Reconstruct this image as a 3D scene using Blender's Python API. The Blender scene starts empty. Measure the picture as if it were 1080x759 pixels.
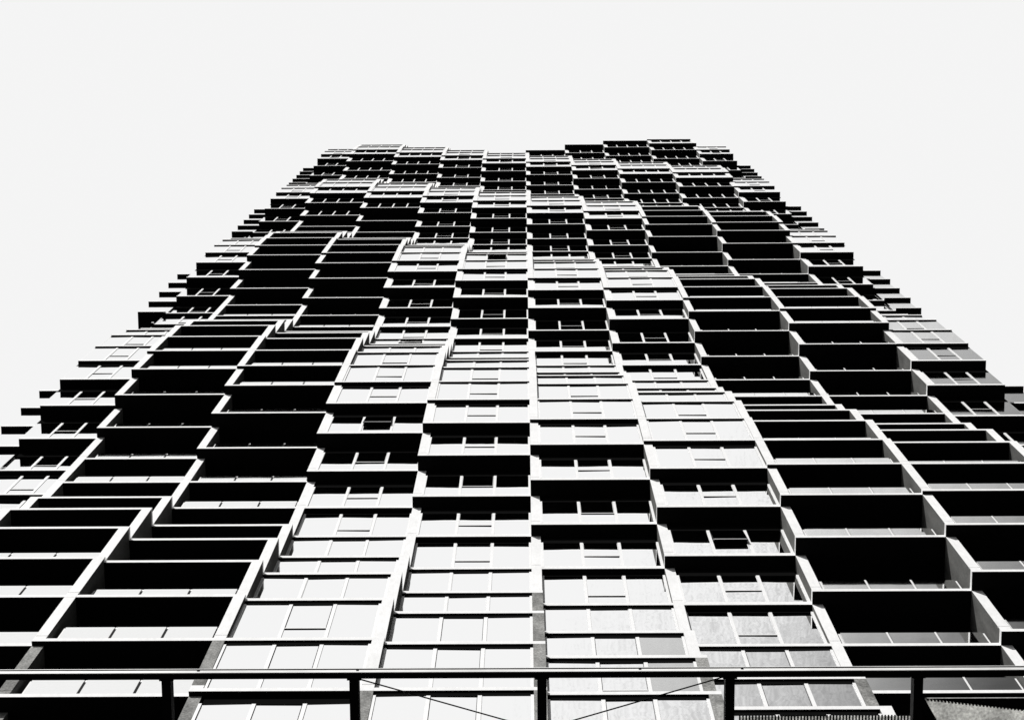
import bpy, bmesh, math, random
from mathutils import Vector, Matrix
random.seed(7)
C = bpy.context.scene.collection
R = math.radians
# ------------------------------------------------------------------ materials
def mat(name, col=(.5,.5,.5), rough=.6, metal=0., spec=.5, noise=None, bump=None):
    m = bpy.data.materials.new(name); m.use_nodes = True
    nt = m.node_tree; p = nt.nodes['Principled BSDF']
    p.inputs['Base Color'].default_value = (*col, 1); p.inputs['Roughness'].default_value = rough
    p.inputs['Metallic'].default_value = metal; p.inputs['Specular IOR Level'].default_value = spec
    tc = nt.nodes.new('ShaderNodeTexCoord')
    if noise:
        fac = None
        for (sc, lo, hi, stretch) in noise:
            mp = nt.nodes.new('ShaderNodeMapping'); mp.inputs['Scale'].default_value = stretch
            nt.links.new(tc.outputs['Object'], mp.inputs['Vector'])
            n = nt.nodes.new('ShaderNodeTexNoise'); n.inputs['Scale'].default_value = sc
            n.inputs['Detail'].default_value = 8; n.inputs['Roughness'].default_value = .65
            nt.links.new(mp.outputs[0], n.inputs['Vector'])
            r = nt.nodes.new('ShaderNodeMapRange')
            r.inputs['From Min'].default_value = .33; r.inputs['From Max'].default_value = .67
            r.inputs['To Min'].default_value = lo; r.inputs['To Max'].default_value = hi
            nt.links.new(n.outputs['Fac'], r.inputs['Value'])
            if fac is None: fac = r.outputs[0]
            else:
                mm = nt.nodes.new('ShaderNodeMath'); mm.operation = 'MULTIPLY'
                nt.links.new(fac, mm.inputs[0]); nt.links.new(r.outputs[0], mm.inputs[1]); fac = mm.outputs[0]
        v = nt.nodes.new('ShaderNodeVectorMath'); v.operation = 'SCALE'
        v.inputs[0].default_value = col; nt.links.new(fac, v.inputs['Scale'])
        nt.links.new(v.outputs[0], p.inputs['Base Color'])
    if bump:
        n = nt.nodes.new('ShaderNodeTexNoise'); n.inputs['Scale'].default_value = bump[0]; n.inputs['Detail'].default_value = 5
        nt.links.new(tc.outputs['Object'], n.inputs['Vector'])
        b = nt.nodes.new('ShaderNodeBump'); b.inputs['Strength'].default_value = bump[1]; b.inputs['Distance'].default_value = bump[2]
        nt.links.new(n.outputs['Fac'], b.inputs['Height']); nt.links.new(b.outputs[0], p.inputs['Normal'])
    return m
ONE = (1, 1, 1)
M = {
 'white':   mat('white_painted_concrete', (.83,.83,.83), .75, spec=.2, noise=[(1.1,.93,1.03,ONE),(14,.93,1.04,(1,1,.25))]),
 'frame':   mat('white_powdercoat', (.85,.85,.85), .45, spec=.4, noise=[(6,.95,1.02,ONE)]),
 'mottled_grey':     mat('mottled_grey_concrete', (.31,.31,.30), .95, spec=.1, noise=[(1.6,.45,1.25,(1,1,.6)),(19,.55,1.35,ONE),(60,.75,1.2,ONE)], bump=(30,.5,.02)),  # grey with coarse and fine mottling
 'body':    mat('shade_dark_concrete', (.14,.14,.135), .9, spec=.03, noise=[(2.2,.75,1.2,(1,1,.3)),(26,.75,1.2,ONE)]),  # concrete darkened so the fin sides carry their shade in the colour
 'soffit':  mat('shaded_soffit_black', (.006,.006,.006), .95, spec=0),  # near-black, the shade under slabs and window heads put into the colour
 'dark':    mat('recess_shade_dark', (.014,.014,.014), .8, spec=.05),  # near-black for the shade inside balconies and behind open sashes
 'seal':    mat('grey_silicone_joint', (.30,.30,.30), .8, spec=.1),
 'gasket':  mat('black_rubber_gasket', (.01,.01,.01), .8, spec=.05),
 'steel':   mat('black_painted_steel', (.004,.004,.004), .7, spec=0.02),
 'flash':   mat('galvanised_flashing', (.75,.75,.74), .5, spec=.4, noise=[(3,.85,1.1,(1,4,4)),(.8,.8,1.15,ONE)]),
 'mesh':    mat('grey_perforated_steel', (.42,.42,.41), .7, spec=.2, noise=[(4,.75,1.2,ONE),(45,.7,1.25,ONE)]),
 'paving':  mat('bluestone_paving', (.09,.09,.09), .9, noise=[(3,.7,1.2,ONE)]),
 'ground':  mat('asphalt', (.05,.05,.05), .95, noise=[(5,.7,1.2,ONE)]),
}
# mirror coated glazing, with darker tints that put a dimmer reflected sky into some sheets
def glass(name, col, rough, grain=.0):
    m = bpy.data.materials.new(name); m.use_nodes = True
    nt = m.node_tree; p = nt.nodes['Principled BSDF']
    p.inputs['Metallic'].default_value = 1; p.inputs['Roughness'].default_value = rough
    tc = nt.nodes.new('ShaderNodeTexCoord')
    n = nt.nodes.new('ShaderNodeTexNoise'); n.inputs['Scale'].default_value = 16; n.inputs['Detail'].default_value = 6; n.inputs['Roughness'].default_value = .8
    nt.links.new(tc.outputs['Object'], n.inputs['Vector'])
    r = nt.nodes.new('ShaderNodeMapRange'); r.inputs['From Min'].default_value = .3; r.inputs['From Max'].default_value = .7
    r.inputs['To Min'].default_value = 1-grain; r.inputs['To Max'].default_value = 1
    nt.links.new(n.outputs['Fac'], r.inputs['Value'])
    v = nt.nodes.new('ShaderNodeVectorMath'); v.operation = 'SCALE'; v.inputs[0].default_value = col
    nt.links.new(r.outputs[0], v.inputs['Scale']); nt.links.new(v.outputs[0], p.inputs['Base Color'])
    n2 = nt.nodes.new('ShaderNodeTexNoise'); n2.inputs['Scale'].default_value = .7
    nt.links.new(tc.outputs['Object'], n2.inputs['Vector'])
    b = nt.nodes.new('ShaderNodeBump'); b.inputs['Strength'].default_value = .15; b.inputs['Distance'].default_value = .02
    nt.links.new(n2.outputs['Fac'], b.inputs['Height']); nt.links.new(b.outputs[0], p.inputs['Normal'])
    return m
M['glass'] = glass('mirror_glazing', (1,1,1), .02, .0)
M['glass_deep'] = glass('dim_reflection_glazing', (.34,.34,.335), .06, .25)  # dark tint paints the dim reflection of the right corner panes
M['glass_grey'] = glass('grey_mirror_glazing', (.72,.72,.71), .05, .16)
M['glass_dirty'] = glass('dusty_balustrade_glass', (.99,.99,.98), .05, .05)

m = M['screen'] = mat('translucent_perforated_panel', (.82,.82,.80), .8, spec=.1, noise=[(4,.75,1.2,ONE),(45,.7,1.25,ONE)])
nt = m.node_tree; p = nt.nodes['Principled BSDF']; tl = nt.nodes.new('ShaderNodeBsdfTranslucent'); mx = nt.nodes.new('ShaderNodeMixShader')
nt.links.new(p.inputs['Base Color'].links[0].from_socket, tl.inputs['Color'])
mx.inputs[0].default_value = .6; nt.links.new(p.outputs[0], mx.inputs[1]); nt.links.new(tl.outputs[0], mx.inputs[2])
nt.links.new(mx.outputs[0], nt.nodes['Material Output'].inputs['Surface'])
# ------------------------------------------------------------------ mesh helpers
class MB:
    def __init__(s): s.v = []; s.f = []; s.m = []; s.mats = []
    def mi(s, m):
        if m not in s.mats: s.mats.append(m)
        return s.mats.index(m)
    def box(s, x0, x1, y0, y1, z0, z1, m, bottom=None, sides=None, M4=None):
        b = len(s.v)
        P = [(x0,y0,z0),(x1,y0,z0),(x1,y1,z0),(x0,y1,z0),(x0,y0,z1),(x1,y0,z1),(x1,y1,z1),(x0,y1,z1)]
        if M4 is not None: P = [tuple(M4 @ Vector(p)) for p in P]
        s.v += P
        a = s.mi(m); bo = s.mi(bottom) if bottom else a; si = s.mi(sides) if sides else a
        for q, k in (((0,3,2,1),bo),((4,5,6,7),a),((0,1,5,4),a),((1,2,6,5),si),((2,3,7,6),a),((3,0,4,7),si)):
            s.f.append(tuple(b+i for i in q)); s.m.append(k)
    def tube(s, p, q, r, m, n=8):
        p = Vector(p); q = Vector(q); d = (q-p).normalized(); a = d.orthogonal().normalized(); c = d.cross(a)
        b = len(s.v); k = s.mi(m)
        for e in (p, q):
            for i in range(n):
                t = 2*math.pi*i/n; s.v.append(tuple(e + r*(math.cos(t)*a + math.sin(t)*c)))
        for i in range(n):
            j = (i+1) % n; s.f.append((b+i, b+j, b+n+j, b+n+i)); s.m.append(k)
        s.f.append(tuple(b+i for i in reversed(range(n)))); s.m.append(k)
        s.f.append(tuple(b+n+i for i in range(n))); s.m.append(k)
    def build(s, name, parent=None, **kw):
        me = bpy.data.meshes.new(name); me.from_pydata(s.v, [], s.f)
        for m in s.mats: me.materials.append(M[m])
        me.polygons.foreach_set('material_index', s.m); me.update()
        o = bpy.data.objects.new(name, me); C.objects.link(o)
        if parent is not None: o.parent = parent
        for k, v in kw.items(): o[k] = v
        return o
def empty(name, label, cat, loc=(0,0,0)):
    o = bpy.data.objects.new(name, None); C.objects.link(o); o.location = loc
    o['label'] = label; o['category'] = cat
    return o

# ------------------------------------------------------------------ tower geometry (metres, camera at x=0,y=0,z=1.6)
EYE = 1.6
H = 3.1
H0 = 37.726 + EYE                       # underside of slab 0
XB = [-16.33,-13.802,-10.099,-6.402,-3.15,.135,3.439,6.681,10.39,14.079,16.80]
W = .25
G = [14.344,14.026,13.568,13.261,13.161,13.163,13.258,13.566,14.028,14.342]
LOW, TOP = -5, 45
def top(b): return 44 if b in (1, 10) else TOP
def Y(b, i):
    if b == 1: return G[(i+2) % 10] + .35
    if b == 10: return G[(i+1) % 10] + .40
    return G[(b+i) % 10]
def Z(i): return H0 + H*i
T = .18
BACK = 31.
OUTL = {8:17.58, 9:17.64, 0:17.68, 1:17.75, 2:17.81}
OUTR = {8:17.96, 9:18.04, 0:18.08, 1:18.16, 2:18.20}
def outl(i): return -OUTL.get(i % 10, 16.42)
def outr(i): return OUTR.get(i % 10, 16.93)
YO = 14.62
tower = empty('apartment_tower', 'tall apartment tower of staggered white edged balconies and windows rising in waves', 'tower', (0, 14, 0))
def P(o): # keep world placement under the offset empty
    o.matrix_parent_inverse = Matrix.Translation((0,-14,0)); return o
def part(mb, name, parent=tower, **kw):
    o = mb.build(name, parent, **kw)
    if parent is tower: P(o)
    return o

# floor slabs, one part per storey
for i in range(LOW, TOP+1):
    s = MB(); z = Z(i)
    for b in range(1, 11):
        if i > top(b): continue
        x0 = XB[b-1] + (W if b > 1 else 0); x1 = XB[b]
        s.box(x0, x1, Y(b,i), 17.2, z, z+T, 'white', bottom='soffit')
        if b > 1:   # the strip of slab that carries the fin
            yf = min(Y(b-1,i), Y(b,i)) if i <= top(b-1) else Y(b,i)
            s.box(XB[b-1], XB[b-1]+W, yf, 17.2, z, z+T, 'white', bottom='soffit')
    if i <= 44:
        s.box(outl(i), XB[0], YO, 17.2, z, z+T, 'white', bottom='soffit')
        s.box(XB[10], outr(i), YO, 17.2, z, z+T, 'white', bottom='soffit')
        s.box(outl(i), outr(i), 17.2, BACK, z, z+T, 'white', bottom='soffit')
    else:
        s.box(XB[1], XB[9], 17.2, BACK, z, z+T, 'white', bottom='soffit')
    part(s, 'floor_slab')

# fins along each bay line
MOTTLED = {1:lambda i:i<=0, 2:lambda i:i<=0, 3:lambda i:i<=0, 4:lambda i:i<=-1, 5:lambda i:i<=2,
       6:lambda i:i<=0, 7:lambda i:i==0 or i==-2, 8:lambda i:i<=-2, 9:lambda i:i<=-2}  # storeys where the fin cap is grey and mottled, not white
def fy(b, i):    # recess plane of the storey above slab i in bay b
    return max(Y(b,i), Y(b,min(i+1, top(b))))
for j in range(0, 11):
    body = MB(); runs = []
    tj = min(top(max(1,j)), 99) if j in (0,10) else TOP
    for i in range(LOW, tj):
        z0 = Z(i)+T; z1 = Z(i+1)
        if j in (0, 10):      # glazed corners: only a thin return wall well behind the glass
            yf = fy(1 if j == 0 else 10, i); x0 = XB[0]+.03 if j == 0 else XB[10]-.08
            body.box(x0, x0+.05, yf+.30, 17.2, z0, z1, 'body'); continue
        else:
            c = [fy(b,i) for b in (j, j+1) if i < top(b)]
            yf = min(c); x0, x1 = XB[j], XB[j]+W
        body.box(x0, x1, yf+.05, 17.2, z0, z1, 'body')  # sides darker than the white front, side shade held in the colour
        m = 'mottled_grey' if (1 <= j <= 9 and MOTTLED[j](i)) else 'white'
        if not runs or runs[-1][0] != m: runs.append((m, MB()))
        tgt = runs[-1][1]
        # front cap in two lengths with a narrow open joint above the floor
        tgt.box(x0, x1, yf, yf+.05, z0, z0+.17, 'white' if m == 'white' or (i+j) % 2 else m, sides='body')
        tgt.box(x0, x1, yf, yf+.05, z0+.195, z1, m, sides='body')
    o = part(body, 'fin_wall')
    for m, mb in runs:
        if m == 'white': mb.build('fin_cap', o)
        else: mb.build('concrete_fin_cap', o, label='mottled grey concrete facing on the lower fin')

# windows and balconies
def is_loggia(b, i): return b in (2,3,8,9) and i < 29
wins, logs = [], []
for b in range(1, 11):
    for i in range(LOW, top(b)):
        (logs if is_loggia(b,i) else wins).append((b,i))
def size(b, i):  # apparent size, for choosing the hundred that show largest
    if i < -2: return 0
    h = Z(i)-EYE; y = Y(b,i); w = XB[b]-XB[b-1]
    px = 2200*abs(XB[b-1]+w/2)/(y*.178+h*.984)
    if px > 560: return .001*w/h
    return w*(1.0 - .6*(Y(b,min(i+1,top(b))) > Y(b,i)+.2 and i > 12))/h**2
wins.sort(key=lambda t: -size(*t)); logs.sort(key=lambda t: -size(*t))
OPEN = {(4,8):5, (7,4):5, (4,14):7, (5,20):7, (7,34):7}
def bay_x(b, i):
    x0 = XB[b-1] + (W if b > 1 else .004); x1 = XB[b] - (.004 if b == 10 else 0)
    return x0, x1
def window(b, i, fr, pa, tr):
    rnd = random.Random(b*100+i)
    x0, x1 = bay_x(b,i); yg = fy(b,i)+(.14 if min(Y(b,i), Y(b,i+1)) > 14.3 else .025 if Y(b,i) > Y(b,i+1)+.05 else .045); z0 = Z(i)+T; z1 = Z(i+1); zh = z1-(.62 if Y(b,i) > Y(b,i+1)+.25 else .40 if Y(b,i) > Y(b,i+1)+.05 else .20)
    n = 4 if b in (2,3,8,9) else 3
    w = x1-x0
    if n == 3: cuts = [x0, x0+w*.345, x0+w*.665, x1]
    else: cuts = [x0+w*k/4 for k in range(5)]
    jw = .06; mw = .078
    jl = .008 if b == 1 else jw; jr = .008 if b == 10 else jw
    fr.box(x0, x0+jl, yg-.028 if b > 1 else yg+.001, yg+.06, z0, zh, 'frame'); fr.box(x1-jr, x1, yg-.028 if b < 10 else yg+.001, yg+.06, z0, zh, 'frame')
    fr.box(x0+jw, x1-jw, yg-.02, yg+.05, z0, z0+.07, 'frame')
    fr.box(x0+jl, x1-jr, yg-.004, yg+.05, zh, z1, 'soffit')  # black head panel, deeper below overhangs to paint their shade on mullion tops
    for k in range(1, n):
        fr.box(cuts[k]-mw/2, cuts[k]+mw/2, yg-.016, yg+.05, z0+.07, zh, 'frame')
        if i < 4: fr.box(cuts[k]+mw/2, cuts[k]+mw/2+.005, yg-.004, yg+.05, z0+.07, zh, 'seal')
    zt = Z(i)+1.15
    for k in range(n):
        a = cuts[k] + (jl if k == 0 else mw/2); c = cuts[k+1] - (jr if k == n-1 else mw/2)
        grey = (b == 6 and k == 2 and i in (0,1))
        gm = 'glass_grey' if grey or (b == 10 and i in (13,14)) else 'glass_deep' if b == 10 and i < 13 else 'glass'  # right corner panes tinted darker in place of a dim reflection
        tilt = Matrix.Translation(((a+c)/2, yg, 0)) @ Matrix.Rotation(R(rnd.uniform(-.5,.5)),4,'Z') @ Matrix.Translation((-(a+c)/2, -yg, 0))
        if k == 1 and n == 3:
            pa.box(a, c, yg, yg+.03, z0+.07, zt, gm, M4=tilt)
            ang = OPEN.get((b,i), 0)
            
            piv = Matrix.Translation((0, yg-.02, zh-.01)) @ Matrix.Rotation(R(-ang),4,'X') @ Matrix.Translation((0, -yg+.02, -zh+.01))
            tr.box(a+.005, c-.005, yg-.004, yg+.02, zt, zt+.025, 'gasket', M4=piv)
            tr.box(a+.005, c-.005, yg-.020, yg+.02, zt+.025, zt+.075, 'frame', bottom='gasket', M4=piv)
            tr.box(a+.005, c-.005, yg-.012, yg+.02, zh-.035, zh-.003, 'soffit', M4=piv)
            for xa in (a+.005, c-.017):
                tr.box(xa, xa+.008, yg-.011, yg+.019, zt+.075, zh-.035, 'gasket' if i < 2 or ang > 2 else 'frame', M4=piv)
            if ang > 2:
                pa.box(a+.01, c-.01, yg-.015, yg-.0, zt+.075, zh-.035, gm, M4=piv)
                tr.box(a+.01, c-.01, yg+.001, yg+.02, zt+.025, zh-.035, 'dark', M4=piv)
                tr.box(a, c, yg+.3, yg+.32, zt, zh, 'dark')  # dark sheet standing in for the unlit room behind the gap
            else:
                pa.box(a, c, yg, yg+.03, zt+.075, zh-.035, gm, M4=tilt)
        else:
            pa.box(a, c, yg, yg+.03, z0+.07, zh, gm, M4=tilt)
def balcony(b, i, bk, gl, po, dr):
    x0, x1 = bay_x(b,i); yb = fy(b,i)+.15; z0 = Z(i)+T; z1 = Z(i+1)
    w = x1-x0
    # back wall and sliding doors deep inside
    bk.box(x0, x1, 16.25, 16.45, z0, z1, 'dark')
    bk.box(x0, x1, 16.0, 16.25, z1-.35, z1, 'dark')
    bk.box(x0, x0+.02, yb+.45, 16.25, z0, z1, 'dark'); bk.box(x1-.02, x1, yb+.45, 16.25, z0, z1, 'dark')  # recess linings near-black, deep shade put into their colour
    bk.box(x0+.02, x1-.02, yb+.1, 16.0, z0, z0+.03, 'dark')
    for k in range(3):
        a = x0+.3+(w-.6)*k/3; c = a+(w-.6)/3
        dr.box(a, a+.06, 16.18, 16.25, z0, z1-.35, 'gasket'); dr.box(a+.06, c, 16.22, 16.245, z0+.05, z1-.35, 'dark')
    zt = Z(i)+1.40
    cuts = [x0+.12, x0+.12+(w-.2)*.335, x0+.12+(w-.2)*.67, x1-.08]
    for k in range(3):
        gl.box(cuts[k]+.03, cuts[k+1]-.03, yb, yb+.02, z0+.02, zt, 'glass_dirty')
    po.box(cuts[0]-.02, cuts[3]+.03, yb+.03, yb+.07, z0, z0+.03, 'frame')
    for k, x in enumerate(cuts):
        if k in (0,3):
            po.box(x-.02, x+.03, yb+.03, yb+.08, z0, zt+.02, 'frame'); po.box(x-.015, x+.025, yb-.01, yb+.03, z0+.35, z0+.40, 'steel')
        elif b >= 7:
            po.box(x-.022, x+.022, yb+.006, yb+.05, z0, zt+.05, 'frame')
        else:
            po.box(x-.02, x+.02, yb+.022, yb+.07, z0, zt+.05, 'frame'); po.box(x-.028, x+.028, yb+.004, yb+.022, z0+.18, zt-.12, 'gasket')
def many(lst, kind):
    for n, (b,i) in enumerate(lst):
        if n < 100:
            a, p, t, d = MB(), MB(), MB(), MB()
            if kind == 'w':
                window(b,i,a,p,t); o = part(a, 'window'); p.build('pane', o)
                if t.v:
                    kw = {}
                    if (b,i) in OPEN and OPEN[b,i]: kw['label'] = 'top hung sash standing open'; o['label'] = 'window with its middle sash tilted open'
                    t.build('sash_rail', o, **kw)
            else:
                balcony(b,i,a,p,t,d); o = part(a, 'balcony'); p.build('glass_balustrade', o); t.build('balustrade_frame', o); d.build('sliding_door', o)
    rest = lst[100:]
    if rest:
        a = MB()
        for b,i in rest:
            if kind == 'w': window(b,i,a,a,a)
            else: balcony(b,i,a,a,a,a)
        o = part(a, 'upper_window' if kind == 'w' else 'upper_balcony', kind='stuff')
many(wins, 'w'); many(logs, 'l')

# side elevations: glazed returns behind the corner bays, and the solid back
sw = MB()
for i in range(LOW, 44):
    z0 = Z(i)+T; z1 = Z(i+1)
    xl = -min(abs(outl(i)), abs(outl(i+1)))+.06; xr = min(outr(i), outr(i+1))-.06
    sw.box(xl, XB[0], YO+.14, YO+.20, z0, z1, 'glass')
    sw.box(XB[10], xr, YO+.14, YO+.20, z0, z1, 'glass_deep' if i < 15 else 'glass_grey')  # right return tinted darker, dim reflection painted as tint
    sw.box(xl, xl+.06, YO+.20, BACK-.1, z0, z1, 'glass'); sw.box(xr-.06, xr, YO+.20, BACK-.1, z0, z1, 'glass_grey')
    for yy in range(16, 31, 3):
        sw.box(xl-.04, xl, yy, yy+.1, z0, z1, 'frame'); sw.box(xr, xr+.04, yy, yy+.1, z0, z1, 'frame')
    sw.box(xl+.06, xr-.06, BACK-.25, BACK-.15, z0, z1, 'body')
part(sw, 'side_glazing')
cw = MB()
cw.box(XB[1]+.3, XB[9]-.3, 17.25, 17.45, Z(44)+T, Z(45), 'dark')
cw.box(-5, 5, 20, 27, Z(45)+T, Z(45)+4.5, 'body')
part(cw, 'roof_plant_room')
pw = MB()
zt = Z(LOW)
pw.box(-18.2, 18.2, 14.9, 15.3, 0, zt, 'mottled_grey')
for b in range(0, 11):
    pw.box(XB[b]-.35, XB[b]+.35, 13.3, 14.9, 0, zt, 'mottled_grey')
pw.box(-18.2, 18.2, 15.3, BACK, zt-.5, zt-.004, 'body')
for x in (-18.2, 17.8): pw.box(x, x+.4, 15.3, BACK, 0, zt-.5, 'body')
pw.box(-17.8, 17.8, BACK-.4, BACK, 0, zt-.5, 'body')
part(pw, 'podium_wall')
for b in range(1, 11):
    s = MB(); z = .4
    while z < zt-4:
        s.box(XB[b-1]+.4, XB[b]-.4, 14.78, 14.88, z, z+3.6, 'glass_grey')
        s.box(XB[b-1]+.4, XB[b]-.4, 14.70, 14.89, z+3.6, z+4.0, 'steel')
        z += 4.2
    part(s, 'shopfront')

# ------------------------------------------------------------------ street canopy between the viewer and the tower
ZC = 16+EYE
can = empty('street_canopy', 'black steel canopy frame with cross cables crossing in front of the tower foot', 'canopy', (0, 5.4, ZC))
def cpart(mb, name, **kw):
    o = mb.build(name, can, **kw); o.matrix_parent_inverse = Matrix.Translation((0,-5.4,-ZC)); return o
e = MB()
e.box(-11, 11, 5.437, 5.482, ZC, ZC+.10, 'steel')
cpart(e, 'edge_beam')
e = MB()
e.box(-11, 11, 5.431, 5.436, ZC+.010, ZC+.070, 'flash')
e.box(-11, 11, 5.425, 5.431, ZC+.075, ZC+.082, 'steel')
e.box(-11, 11, 5.427, 5.436, ZC+.088, ZC+.10, 'flash')
for x in (-2.65, -1.37, .9, 1.72): e.box(x, x+.02, 5.427, 5.431, ZC+.045, ZC+.075, 'steel')
cpart(e, 'gutter_flashing')
for k in range(-5, 6):
    x = .122 + 1.508*k
    e = MB(); e.box(x-.037, x+.037, 5.484, 14.76, ZC+.0, ZC+.13, 'steel')
    for dx in (-.047, .047):
        e.box(x+dx-.01, x+dx+.01, 5.483, 5.50, ZC+.01, ZC+.09, 'steel')
    cpart(e, 'rib')
def cable(p, q):
    e = MB(); e.tube(p, q, .006, 'steel'); cpart(e, 'bracing_cable')
cable((-1.37, 5.487, ZC+.03), (1.60, 6.375, ZC+.03)); cable((1.61, 5.487, ZC+.05), (-1.36, 6.375, ZC+.05))
# perforated sunscreens set between ribs at the right
def screen(x0, x1, y0, y1, rows, slope):
    e = MB()
    e.box(x0, x1, y0+slope*1.0, y1, ZC+.06, ZC+.062, 'screen')
    cpart(e, 'screen_panel')
    e = MB(); n = int((x1-x0)/.026)
    for k in range(n):
        xa = x0 + (x1-x0)*k/n
        e.box(xa, xa+.013, y0, y0+.05+ (slope*1.6), ZC+.058-.004, ZC+.058, 'steel',
              M4=Matrix.Translation((xa,y0,0)) @ Matrix.Rotation(R(-28 if slope > .02 else 0),4,'Z') @ Matrix.Translation((-xa,-y0,0)))
    cpart(e, 'screen_louvres')
screen(1.71, 3.09, 5.822, 8.4, 1, .012)
# wedge panel with slanted louvres
e = MB()
b0 = [(3.20,5.686),(3.30,5.86),(3.6,6.6),(4.60,6.6),(4.60,5.86),(4.0,5.785)]
nb = len(b0); e.mi('screen')
e.v = [(x,y,ZC+.05) for x,y in b0] + [(x,y,ZC+.053) for x,y in b0]
e.f = [tuple(range(nb)), tuple(reversed(range(nb, 2*nb)))] + [(i, nb+i, nb+(i+1) % nb, (i+1) % nb) for i in range(nb)]
e.m = [0]*len(e.f)
cpart(e, 'screen_panel')
e = MB()
for k in range(52):
    xa = 3.22+k*.026; y1 = 5.686+(xa-3.2)*.125+.012
    if xa > 4.55: break
    m4 = Matrix.Translation((xa,5.684,0)) @ Matrix.Rotation(R(-32),4,'Z') @ Matrix.Translation((-xa,-5.684,0))
    L = (y1-5.684)/math.cos(R(32))
    e.box(xa-.0075, xa+.0075, 5.684, 5.684+L, ZC+.044, ZC+.049, 'steel', M4=m4)
e.box(3.2, 4.6, 5.680, 5.684, ZC+.044, ZC+.06, 'mesh')
cpart(e, 'screen_louvres')

# ------------------------------------------------------------------ setting
g = MB(); g.box(-1500, 1500, -1500, 1500, -.3, 0, 'ground'); g.build('ground', kind='structure')
g = MB(); g.box(-60, 60, -3, 13.25, .004, .14, 'paving'); g.build('pavement', kind='structure')

# ------------------------------------------------------------------ light
SUN_EL, SUN_DIR = 41, Vector((-.50, -.87, 0)).normalized()
sd = Vector((SUN_DIR.x*math.cos(R(SUN_EL)), SUN_DIR.y*math.cos(R(SUN_EL)), math.sin(R(SUN_EL))))
L = bpy.data.lights.new('sun', 'SUN'); L.energy = 4.6; L.angle = R(.5); L.color = (1, .99, .975)
so = bpy.data.objects.new('sun', L); C.objects.link(so); so.rotation_euler = sd.to_track_quat('Z', 'Y').to_euler()
w = bpy.data.worlds.new('World'); bpy.context.scene.world = w; w.use_nodes = True
nt = w.node_tree; nt.nodes.clear(); N = nt.nodes.new; LK = nt.links.new
out = N('ShaderNodeOutputWorld'); bg = N('ShaderNodeBackground'); LK(bg.outputs[0], out.inputs[0])
sky = N('ShaderNodeTexSky'); sky.sky_type = 'NISHITA'; sky.sun_disc = False
sky.sun_elevation = R(SUN_EL); sky.sun_rotation = math.atan2(sd.x, sd.y)
sky.dust_density = 3
bw = N('ShaderNodeRGBToBW'); LK(sky.outputs[0], bw.inputs[0])
tc = N('ShaderNodeTexCoord'); sx = N('ShaderNodeSeparateXYZ'); LK(tc.outputs['Generated'], sx.inputs[0])
def math_(op, a, b=None, c=None, clamp=False):
    n = N('ShaderNodeMath'); n.operation = op; n.use_clamp = clamp
    for k, x in enumerate((a, b, c)):
        if x is None: continue
        if isinstance(x, (int, float)): n.inputs[k].default_value = x
        else: LK(x, n.inputs[k])
    return n.outputs[0]
def mrange(x, a, b, c, d, kind='SMOOTHSTEP'):
    n = N('ShaderNodeMapRange'); n.interpolation_type = kind; LK(x, n.inputs['Value'])
    for k, v in zip(('From Min','From Max','To Min','To Max'), (a,b,c,d)): n.inputs[k].default_value = v
    return n.outputs[0]
el = mrange(sx.outputs['Z'], .05, .75, .10, 1.)
side = N('ShaderNodeVectorMath'); side.operation = 'DOT_PRODUCT'; LK(tc.outputs['Generated'], side.inputs[0]); side.inputs[1].default_value = (.75,-.66,0)
dk = mrange(side.outputs['Value'], .155, .375, 1., .02, 'LINEAR')
cl = N('ShaderNodeTexNoise'); cl.inputs['Scale'].default_value = 9; cl.inputs['Detail'].default_value = 6; LK(tc.outputs['Generated'], cl.inputs['Vector'])
cn = mrange(cl.outputs['Fac'], .35, .65, .90, 1.12)
cf = N('ShaderNodeTexNoise'); cf.inputs['Scale'].default_value = 170; cf.inputs['Detail'].default_value = 4; cf.inputs['Roughness'].default_value = .8; LK(tc.outputs['Generated'], cf.inputs['Vector'])
cg = N('ShaderNodeTexNoise'); cg.inputs['Scale'].default_value = 900; cg.inputs['Detail'].default_value = 2; LK(tc.outputs['Generated'], cg.inputs['Vector'])
cn = math_('MULTIPLY', cn, math_('MULTIPLY', mrange(cf.outputs['Fac'], .3, .7, .90, 1.10), mrange(cg.outputs['Fac'], .3, .7, .72, 1.28)))
thick = mrange(dk, .70, .98, 1., 0.)
cn = math_('ADD', 1., math_('MULTIPLY', thick, math_('SUBTRACT', cn, 1.)))
cld = math_('MULTIPLY', math_('MULTIPLY', el, dk), cn)
tot = math_('ADD', math_('MULTIPLY', cld, 13.5), math_('MULTIPLY', bw.outputs[0], .25))
tot = math_('MINIMUM', tot, 9.08)      # bright thin overcast, one even luminance overhead
LK(tot, bg.inputs['Color']); bg.inputs['Strength'].default_value = .1

# ------------------------------------------------------------------ camera
cd = bpy.data.cameras.new('camera'); cam = bpy.data.objects.new('camera', cd); C.objects.link(cam)
cd.sensor_width = 36; cd.lens = 2201.14/1080*36; cd.clip_end = 5000; cd.clip_start = .1
Rv = Vector((.99997,.00588,.00534)); Uv = Vector((.00483,-.98401,.17807)); Fv = Vector((-.00631,.17804,.984))
m = Matrix((Rv, Uv, -Fv)).transposed().to_4x4(); m.translation = (0, 0, EYE); cam.matrix_world = m
bpy.context.scene.camera = cam
vs = bpy.context.scene.view_settings
vs.view_transform = 'Standard'; vs.look = 'None'; vs.exposure = 0; vs.gamma = 1; vs.use_curve_mapping = False
sc = bpy.context.scene
sc.cycles.max_bounces = 6; sc.cycles.caustics_reflective = False; sc.cycles.caustics_refractive = False
